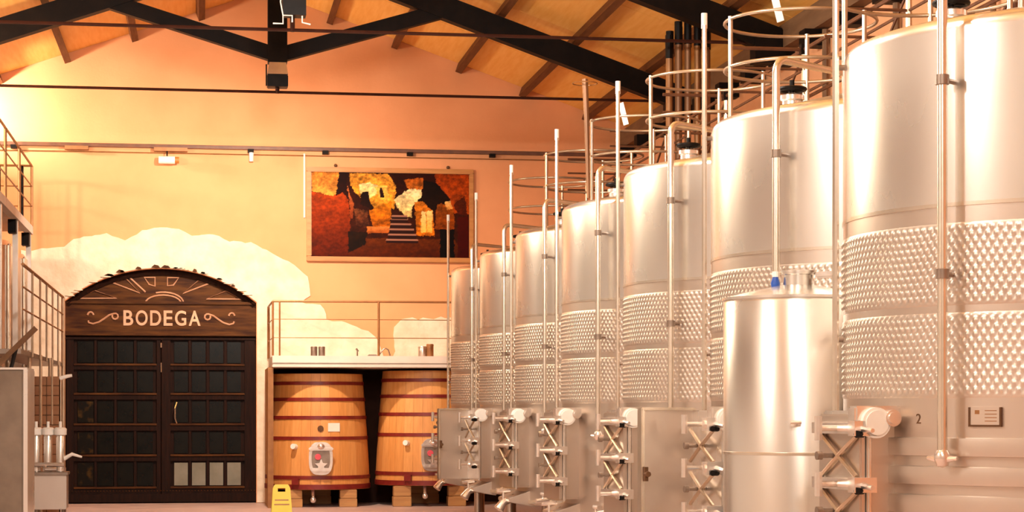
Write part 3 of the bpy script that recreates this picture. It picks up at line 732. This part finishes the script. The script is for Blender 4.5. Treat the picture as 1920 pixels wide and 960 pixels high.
    def arm(i):
        z = 1.50-.30*i; m = MB(); d0 = TM+.25
        if open_door:
            m.tube([P3(d0-.05,.15,z),P3(d0+.06,.27,z),P3(d0+.10,.27,z)],.026,8)
            m.obox((0,0,0),MN,MT,UZ,(d0-.03,d0+.09),(.22,.31),(z-.045,z+.045))
        else:
            m.obox((0,0,0),MN,MT,UZ,(d0,d0+.05),(-.24,.30),(z-.03,z+.03))
            m.obox((0,0,0),MN,MT,UZ,(d0-.06,d0+.07),(.25,.33),(z-.04,z+.04))
        m.tube([P3(d0+.04,.10,z),P3(d0+.17,.10,z)],.016,8)
        m.tube([P3(d0+.17,.10,z-.065),P3(d0+.17,.10,z+.065)],.022,8)
        m.tube([P3(d0+.02,.30,z),P3(d0+.02,.44,z-.01)],[.022,.012],8)
        return m.mesh('clamp_arm',40)
    for i in range(3): put('clamp_arm', shared(('arm',open_door,i),lambda: arm(i)), 'steel_hardware', mw)
    for i in range(3):
        put('clamp_knob', shared(('knob',i), lambda: MB().tube([P3(TM+.26,.30,1.47-.30*i),P3(TM+.31,.335,1.47-.30*i)],.020,10).mesh('clamp_knob',40)), 'black_plastic', mw)
    for i in range(2):
        put('stud_knob', shared(('stud',i), lambda: MB().tube([P3(TM+.22,-.02,1.35-.30*i),P3(TM+.34,-.02,1.35-.30*i),P3(TM+.345,-.02,1.35-.30*i),P3(TM+.375,-.02,1.35-.30*i)],[.014,.014,.024,.024],10).mesh('stud_knob',40)), 'steel_dark', mw)
    for i in range(2):
        za, zb = 1.46-.30*i, 1.24-.30*i
        for tag_, e0, e1 in (('a',za,zb),('b',zb,za)):
            put('cross_brace', shared(('xbr',i,tag_), lambda: MB().tube([P3(TM+.265,-.18,e0),P3(TM+.275,.04,(za+zb)/2),P3(TM+.265,.24,e1)],.014,6).mesh('cross_brace',40)), 'rail_steel', mw)
    put('hinge_arm', shared('hinge', lambda: MB().obox((0,0,0),MN,MT,UZ,(TM+.02,TM+.30),(.20,.30),(1.53,1.62)).tube([P3(TM+.10,.26,1.555),P3(TM+.10,.36,1.555)],.045,16).mesh('hinge_arm',40,.012)), 'steel_hardware', mw)
    put('pivot_disc', shared('disc', lambda: MB().tube([P3(TR+.12,.28,1.53),P3(TR+.12,.33,1.53)],.082,24).tube([P3(TR+.12,.33,1.53),P3(TR+.12,.34,1.53)],.066,24).mesh('pivot_disc',40)), 'white_plastic', mw)
    # spout below the manway
    sp = S('spout', lambda: MB()._quadbox and spout_mesh(), 'drain_spout', 'steel_satin')
    put('outlet_valve', shared('outlet', lambda: MB().tube([P3(TM+.16,.05,.60),P3(TM+.30,.08,.55),P3(TM+.36,.09,.47)],[.045,.045,.06],12).tube([P3(TM+.30,.08,.58),P3(TM+.30,.08,.67)],.014,8).tube([P3(TM+.22,.08,.68),P3(TM+.38,.08,.67)],.018,8).mesh('outlet_valve',40)), 'steel_hardware', sp)
    put('bottom_tap', shared('btap', lambda: MB().tube([P3(TM-.1,.62,.60),P3(TM+.08,.62,.58)],.03,10).tube([P3(TM+.0,.58,.66),P3(TM+.0,.72,.66)],.022,8).tube([P3(TM,.62,.6),P3(TM,.62,.67)],.012,6).mesh('bottom_tap',40)), 'steel_hardware', t)
    put('thermometer', shared('therm', lambda: MB().tube([az(199,TR-.02,1.552),az(199,TR+.12,1.552)],.013,8).lathe([(.0,0),(.028,0),(.028,.02),(0,.02)],14,o=az(199,TR+.0,1.54)).mesh('thermometer',40)), 'steel_hardware', t)
    if channels:
        for zc in (1.405,1.255,1.105,.955,.805):
            build('cooling_channel', MB().lathe([(TR-.02,zc-.052),(TR+.034,zc-.046),(TR+.038,zc),(TR+.034,zc+.046),(TR-.02,zc+.052)],90,a0=math.radians(197),a1=math.radians(480)), 'steel_satin', t, smooth=45)
def spout_mesh():
    m = MB(); a = (TM-.02, TM+.28)
    c = [P3(a[0],-.24,.50),P3(a[1],-.20,.56),P3(a[1],.24,.56),P3(a[0],.28,.50),P3(a[0],-.24,.70),P3(a[1],-.20,.60),P3(a[1],.24,.60),P3(a[0],.28,.70)]
    m._quadbox(c); return m.mesh('drain_spout',None,.006)
TL = ['nearest stainless tank marked 2, with ribbed lower bands, at right edge',
      'second stainless tank, behind the small short tank, manway door standing open',
      'third stainless tank from the front, ringed by a guard hoop with white tag',
      'fourth stainless tank from the front, middle of the steel row',
      'fifth stainless tank from the front, white tag on its guard hoop',
      'sixth stainless tank from the front, manway door standing open',
      'farthest stainless tank, beside the oak casks and mezzanine']
tanks = []
for k in range(7):
    t = thing('storage_tank', TL[k], 'tank', (TCX,TY0+TS*k,0), 0, 'tall stainless tanks in a row')
    tank_parts(t, k, k in (1,5), k in (2,4), k == 0)
    tanks.append(t)
# number and plate on the first tank
def on_tank(o_az, z):  # frame on the shell: origin, right, up, out
    a = math.radians(o_az); out = Vector((math.cos(a),math.sin(a),0)); return out*TR+UZ*z, Vector((-math.sin(a),math.cos(a),0)), UZ, out
o_, r_, u_, n_ = on_tank(206.3,1.552)
cu = bpy.data.curves.new('digit','FONT'); cu.body = '2'; cu.extrude = .02; tmp = bpy.data.objects.new('tmp',cu); COL.objects.link(tmp); bpy.context.view_layer.update()
me = bpy.data.meshes.new_from_object(tmp.evaluated_get(bpy.context.evaluated_depsgraph_get())); bpy.data.objects.remove(tmp)
xs = [v.co.x for v in me.vertices]; ys = [v.co.y for v in me.vertices]
for v in me.vertices:
    lx_ = (v.co.x-min(xs))/(max(xs)-min(xs))-.5; ly_ = (v.co.y-min(ys))/(max(ys)-min(ys))-.5
    v.co = o_+r_*lx_*.032+u_*ly_*.052+n_*(.001+v.co.z*.05)
me.materials.clear(); put('number', me, 'engrave', tanks[0])
o_, r_, u_, n_ = on_tank(223.5,1.567)
pl = build('rating_plate', MB().obox(o_,r_,u_,n_,(-.085,.085),(-.047,.047),(-.01,.012)), 'steel_satin', tanks[0], smooth=None)
m = MB(); m.obox(o_,r_,u_,n_,(-.09,-.08),(-.05,.045),(-.01,.016)); m.obox(o_,r_,u_,n_,(.08,.09),(-.05,.045),(-.01,.016)); m.obox(o_,r_,u_,n_,(-.09,.09),(-.055,-.045),(-.01,.016))
build('plate_holder', m, 'engrave', pl, smooth=None)
m = MB()
for i in range(4): m.obox(o_,r_,u_,n_,(.0,.065),(.026-.018*i,.030-.018*i),(.012,.0135))
m.obox(o_,r_,u_,n_,(-.055,-.03),(.01,.03),(.012,.0135))
build('plate_print', m, 'rail_brown', pl, smooth=None)

# ================================================================== SMALL TANK
t = thing('small_tank', 'short slim stainless tank with a neck lid between the two nearest big tanks', 'tank', (3.74,12.42,0))
R2 = .468
build('shell', MB().lathe([(0,.25),(R2-.02,.27),(R2,.30),(R2,2.27),(R2-.012,2.295)],72), 'steel_bright', t)
build('roof', MB().lathe([(R2-.004,2.285),(R2+.008,2.29),(R2+.008,2.305),(.35,2.335),(.12,2.385),(0,2.39)],72), 'steel_bright', t)
build('seam_ring', MB().lathe([(R2-.002,1.318),(R2+.006,1.32),(R2+.006,1.335),(R2-.002,1.338)],72), 'steel_pipe', t)
nk = build('neck', MB().lathe([(.095,2.36),(.095,2.45),(.11,2.455),(.11,2.465),(0,2.47)],32), 'steel_bright', t)
build('neck_lid', MB().lathe([(0,2.465),(.115,2.465),(.115,2.478),(.02,2.49),(0,2.49)],32), 'steel_bright', nk)
build('clamp_lever', MB().obox((.11,-.02,2.44),(.9,-.3,.05),(.3,.9,0),(0,0,1),(0,.12),(-.05,.05),(-.01,.03)), 'steel_hardware', t, smooth=None, bevel=.01)
build('air_valve', MB().lathe([(0,2.36),(.022,2.36),(.03,2.40),(.018,2.44),(0,2.44)],14,o=(-.14,.02,0)), 'blue_plastic', t)
build('valve_cap', MB().tube([(-.14,.02,2.44),(-.14,.02,2.475)],.02,10), 'white_plastic', t)
a = math.radians(252)
build('sample_cock', MB().tube([(R2*.98*math.cos(a),R2*.98*math.sin(a),1.52),((R2+.05)*math.cos(a),(R2+.05)*math.sin(a),1.52)],.012,8).tube([((R2+.05)*math.cos(a)-.035,(R2+.05)*math.sin(a),1.522),((R2+.05)*math.cos(a)+.035,(R2+.05)*math.sin(a),1.522)],.011,8), 'steel_hardware', t)
for q in range(3):
    A = 2*PI*q/3+.3
    build('leg', MB().tube([(.36*math.cos(A),.36*math.sin(A),0),(.36*math.cos(A),.36*math.sin(A),.30)],.03,10), 'steel_satin', t)
# hose and blue coupling by the open manway
t = thing('wine_hose', 'cream hose with light blue coupling under the second tank manway', 'hose', (0,0,0))
base = Vector((TCX,TY0+TS,0)); q0 = base+P3(TM+.30,.40,0)
build('hose', MB().tube([q0+Vector((-.42,0,.02)),q0+Vector((-.40,0,.45)),q0+Vector((-.33,0,.68)),q0+Vector((-.20,0,.80)),q0+Vector((-.06,0,.76)),q0+Vector((.0,0,.82))],.018,8), 'hose_cream', t)
build('coupling', MB().tube([q0+Vector((-.02,0,.80)),q0+Vector((.10,0,.86))],.05,14), 'block_wood', t)
build('blue_cap', MB().tube([q0+Vector((.10,-.02,.82)),q0+Vector((.10,-.02,.90))],.05,14), 'light_blue', t)

# ================================================================== CATWALK BEHIND THE TANKS
t = thing('tank_catwalk', 'dark tubular catwalk rails along the right wall above the tanks', 'catwalk', (0,0,0))
cx0, cx1 = 6.0, 6.95
build('walkway', MB().box(cx0-.08,cx1+.05,TY0-2,33,3.95,4.0), 'steel_dark', t, smooth=None)
for x in (cx0,cx1):
    for z in (5.22,5.02,4.78): build('rail', MB().tube([(x,TY0+1,z),(x,31.5,z)],.020 if z>5.2 else .014,6), 'rail_dark', t)
for k in range(1,7):
    y = TY0+TS*k-.3
    for x in (cx0,cx1): build('post', MB().tube([(x,y,4.0),(x,y,5.24)],.028,8), 'rail_steel' if x==cx0 else 'rail_dark', t)
    for z in (5.22,5.02,4.78): build('cross_rail', MB().tube([(cx0,y,z),(5.25,y,z)],.020 if z>5.2 else .014,6), 'rail_dark', t)
    build('clamp', MB().box(cx0-.04,cx0+.04,y-.04,y+.04,5.17,5.27), 'black_plastic', t, smooth=None)
    build('column', MB().tube([(cx1,y+1.2,0),(cx1,y+1.2,3.95)],.05,8), 'steel_dark', t)
    build('brace', MB().tube([(cx0,y,5.20),(cx0,y+TS*.6,4.1)],.014,6), 'rail_dark', t)
# vertical wall conduits on the right wall
for i,(y,r) in enumerate(((14.2,.03),(15.3,.05),(16.2,.03),(17.6,.06),(18.2,.03),(20.9,.04),(23.4,.04))):
    tag(build('wall_pipe', MB().tube([(XR-.06,y,3.0),(XR-.06,y,6.15)],r,8), 'beam_tan'), '%s tan vertical pipe from the front on the right wall above the tanks' % ('first','second','third','fourth','fifth','sixth','seventh')[i], 'pipe', 'vertical pipes on the right wall')
# bundle of ducts rising to the roof
rnd = random.Random(5)
for i in range(10):
    x = 5.97+.062*i; y = 25.6+(.14 if i%2 else -.08); top = 6.42+min(.022*i*4,.18)+rnd.uniform(-.02,.02)
    r = rnd.uniform(.034,.046)
    t = thing('standing_pipe', '%s brown pipe from the left in the bundle rising to the roof' % ('first','second','third','fourth','fifth','sixth','seventh','eighth','ninth','tenth')[i], 'pipe', (x,y,4.0), 0, 'brown pipes bundled upright behind the tanks')
    build('shaft', MB().tube([(0,0,0),(0,0,top-4.3)],r,10), 'duct_brown' if i%3 else 'rail_brown', t)
    build('cap', MB().tube([(0,0,top-4.3),(0,0,top-4.0)],r+.006,10), 'black_plastic', t)
t = thing('basket_pole', 'dark pole with a thin wire hoop above the fifth tank', 'pole', (4.33,TY0+TS*4-.45,4.0))
build('pole', MB().tube([(.02,0,0),(0,0,.9),(-.02,0,1.35)],[.02,.03,.035],8), 'duct_brown', t)
build('wire_hoop', MB().tube([(-.02+.14*math.cos(2*PI*i/24),.14*math.sin(2*PI*i/24),1.30) for i in range(24)],.006,5,closed=True), 'rail_brown', t)

# ================================================================== LEFT SIDE
# tall slim tanks under the upper walkway
for i,(y,lab) in enumerate(((33.0,'rear slim stainless tank under the left walkway'),(30.4,'slim stainless tank under the left walkway, in front of the rear one'),(27.9,'front slim stainless tank under the left walkway'))):
    t = thing('slim_tank', lab, 'tank', (-3.70,y,0), 0, 'slim tanks under the left walkway')
    r = .98
    build('shell', MB().lathe([(0,.4),(r-.03,.45),(r,.5),(r,3.98),(r-.05,4.06),(0,4.2)],64), 'steel_satin', t)
    build('drain_pipe', MB().tube([(r*.86,-.62,4.0),(r*.86,-.62,.6)],.03,8), 'steel_pipe', t)
    build('side_pipe', MB().tube([(r*.98,-.3,4.0),(r*.98,-.3,1.2)],.022,8), 'steel_pipe', t)
    for q in range(4):
        A = PI/4+PI/2*q; build('leg', MB().tube([(.75*math.cos(A),.75*math.sin(A),0),(.75*math.cos(A),.75*math.sin(A),.46)],.05,10), 'steel_satin', t)
# upper walkway
t = thing('upper_walkway', 'left upper steel walkway with brown railing', 'walkway', (0,0,0))
build('deck_beam', MB().box(-2.78,-2.67,12,33.5,4.42,4.55), 'slab_concrete', t, smooth=None)
build('deck', MB().box(XL,-2.78,12,33.5,4.47,4.53), 'steel_dark', t, smooth=None)
for z,r in ((5.53,.02),(5.2,.012),(4.88,.012)):
    build('rail', MB().tube([(-2.69,12,z),(-2.69,33.48,z)],r,6), 'rail_brown', t)
    build('end_rail', MB().tube([(-2.69,33.48,z),(XL+.05,33.48,z)],r,6), 'rail_brown', t)
for y in (33.48,31.2,29.0,26.8,24.6): build('post', MB().tube([(-2.69,y,4.5),(-2.69,y,5.53)],.022,8), 'rail_brown', t)
for x in (-2.84,-3.2): build('post', MB().tube([(x,33.48,4.5),(x,33.48,5.53)],.022,8), 'truss_steel', t)
for y in (33.2,30.9,28.6): build('hanger_bracket', MB().box(-2.82,-2.70,y-.12,y+.12,4.22,4.42), 'truss_steel', t, smooth=None)
for y in (33.35,31.0,28.5): build('column', MB().box(-2.77,-2.69,y-.04,y+.04,0,4.42), 'steel_satin', t, smooth=None)
# lower walkway
t = thing('lower_walkway', 'left lower walkway railing ending beside the arched door', 'walkway', (0,0,0))
lx0 = -2.20
for z,r in ((3.42,.022),(3.14,.012),(2.86,.012)):
    build('rail', MB().tube([(lx0,26,z),(lx0,33.5,z)],r,6), 'rail_brown', t)
for y in (33.5,32.4,31.2,30.0,28.8,27.5): build('post', MB().tube([(lx0,y,2.3),(lx0,y,3.42)],.016,6), 'rail_steel', t)
build('end_column', MB().tube([(lx0,33.55,0),(lx0,33.55,3.42)],.032,10), 'rail_steel', t)
for y in (32.6,30.6,28.9): build('column', MB().tube([(lx0,y,0),(lx0,y,2.36)],.022,8), 'rail_steel', t)
build('deck', MB().box(-2.7,lx0-.02,26,33.5,2.30,2.36), 'steel_dark', t, smooth=None)
# steel cabinet in front, with its propped lid
t = thing('steel_cabinet', 'brown grey steel cabinet with bright right edge at the left frame edge', 'cabinet', (-2.25,20.0,0))
build('body', MB().box(-.62,.575,0,.8,.0,1.985), 'cabinet_steel', t, smooth=None, bevel=.008)
build('top_edge', MB().box(-.63,.60,-.015,.81,1.985,2.005), 'steel_bright', t, smooth=None)
build('corner_trim', MB().box(.565,.605,-.015,.81,0,1.985), 'steel_bright', t, smooth=None)
build('front_panel', MB().box(-.60,.55,-.008,0,.03,1.96), 'cabinet_steel', t, smooth=None)
build('lid_arm', MB().beam((.30,.3,2.04),(.66,.3,2.40),.05,.05), 'engrave', t, smooth=None)
build('lid_strut', MB().tube([(.42,.3,2.0),(.47,.3,2.2)],.02,8), 'black_plastic', t)
# filter unit
t = thing('filter_unit', 'steel filter unit with three capped cylinders on a box base, left of the door', 'machine', (-2.03,28.0,0))
build('base_box', MB().box(-.20,.25,-.2,.25,.26,.72), 'steel_satin', t, smooth=None, bevel=.01)
build('tray', MB().box(-.23,.27,-.24,.27,.72,.76), 'steel_dark', t, smooth=None, bevel=.006)
for x in (-.15,.20):
    for y in (-.15,.2): build('leg', MB().tube([(x,y,0),(x,y,.27)],.02,8), 'steel_dark', t)
for i,x in enumerate((-.16,.0,.165)):
    h = build('filter_housing', MB().lathe([(0,.76),(.05,.76),(.058,.80),(.058,1.24),(.04,1.28),(0,1.28)],20,o=(x,-.05*i,0)), 'steel_bright', t)
    build('clamp_ring', MB().lathe([(.0,1.26),(.082,1.26),(.085,1.34),(.06,1.36),(.02,1.36),(.02,1.44),(0,1.44)],20,o=(x,-.05*i,0)), 'white_plastic', h)
    build('foot_clamp', MB().lathe([(0,.77),(.075,.77),(.075,.82),(0,.82)],16,o=(x,-.05*i,0)), 'steel_hardware', h)
build('valve_lever', MB().tube([(.20,-.1,.93),(.32,-.12,1.0),(.45,-.12,.96)],[.03,.025,.014],8), 'white_plastic', t)
build('valve_lever', MB().tube([(.16,-.1,2.02),(.26,-.12,2.05),(.32,-.12,2.06)],[.03,.025,.02],8), 'white_plastic', t)
build('manifold', MB().tube([(-.2,-.12,.86),(.22,-.16,.86)],.03,10).tube([(-.05,-.12,.86),(-.02,-.2,.80),(.12,-.2,.80)],.026,10), 'steel_hardware', t)
build('standpipe', MB().tube([(.05,.0,1.4),(.05,.0,2.3)],.013,8), 'rail_steel', t)
build('standpipe', MB().tube([(-.25,.0,.3),(-.25,.0,2.4)],.022,8), 'rail_steel', t)
build('side_valves', MB().tube([(-.30,-.1,.60),(-.30,-.1,1.7)],.02,8).sphere((-.30,-.12,1.62),.05).sphere((-.30,-.12,1.42),.05).sphere((-.30,-.12,1.25),.05).sphere((-.27,-.12,.55),.05).sphere((-.26,-.12,.46),.05), 'steel_hardware', t)
# brick stack behind the filter
t = thing('brick_pier', 'brown brick pier behind the steel filter unit', 'brick pier', (-2.10,29.2,0))
build('core', MB().box(-.21,.13,.01,.29,.0,2.06), 'engrave', t, smooth=None)
for r_i in range(15):
    for c_i in range(2):
        x = -.22+.18*c_i+(.0 if r_i%2 else -.0)
        put('brick', shared('brick', lambda: MB().box(0,.17,0,.30,0,.125).mesh('brick',None,.006)), 'brick_brown', t, (x,0,.01+r_i*.138))
bpy.context.view_layer.update()
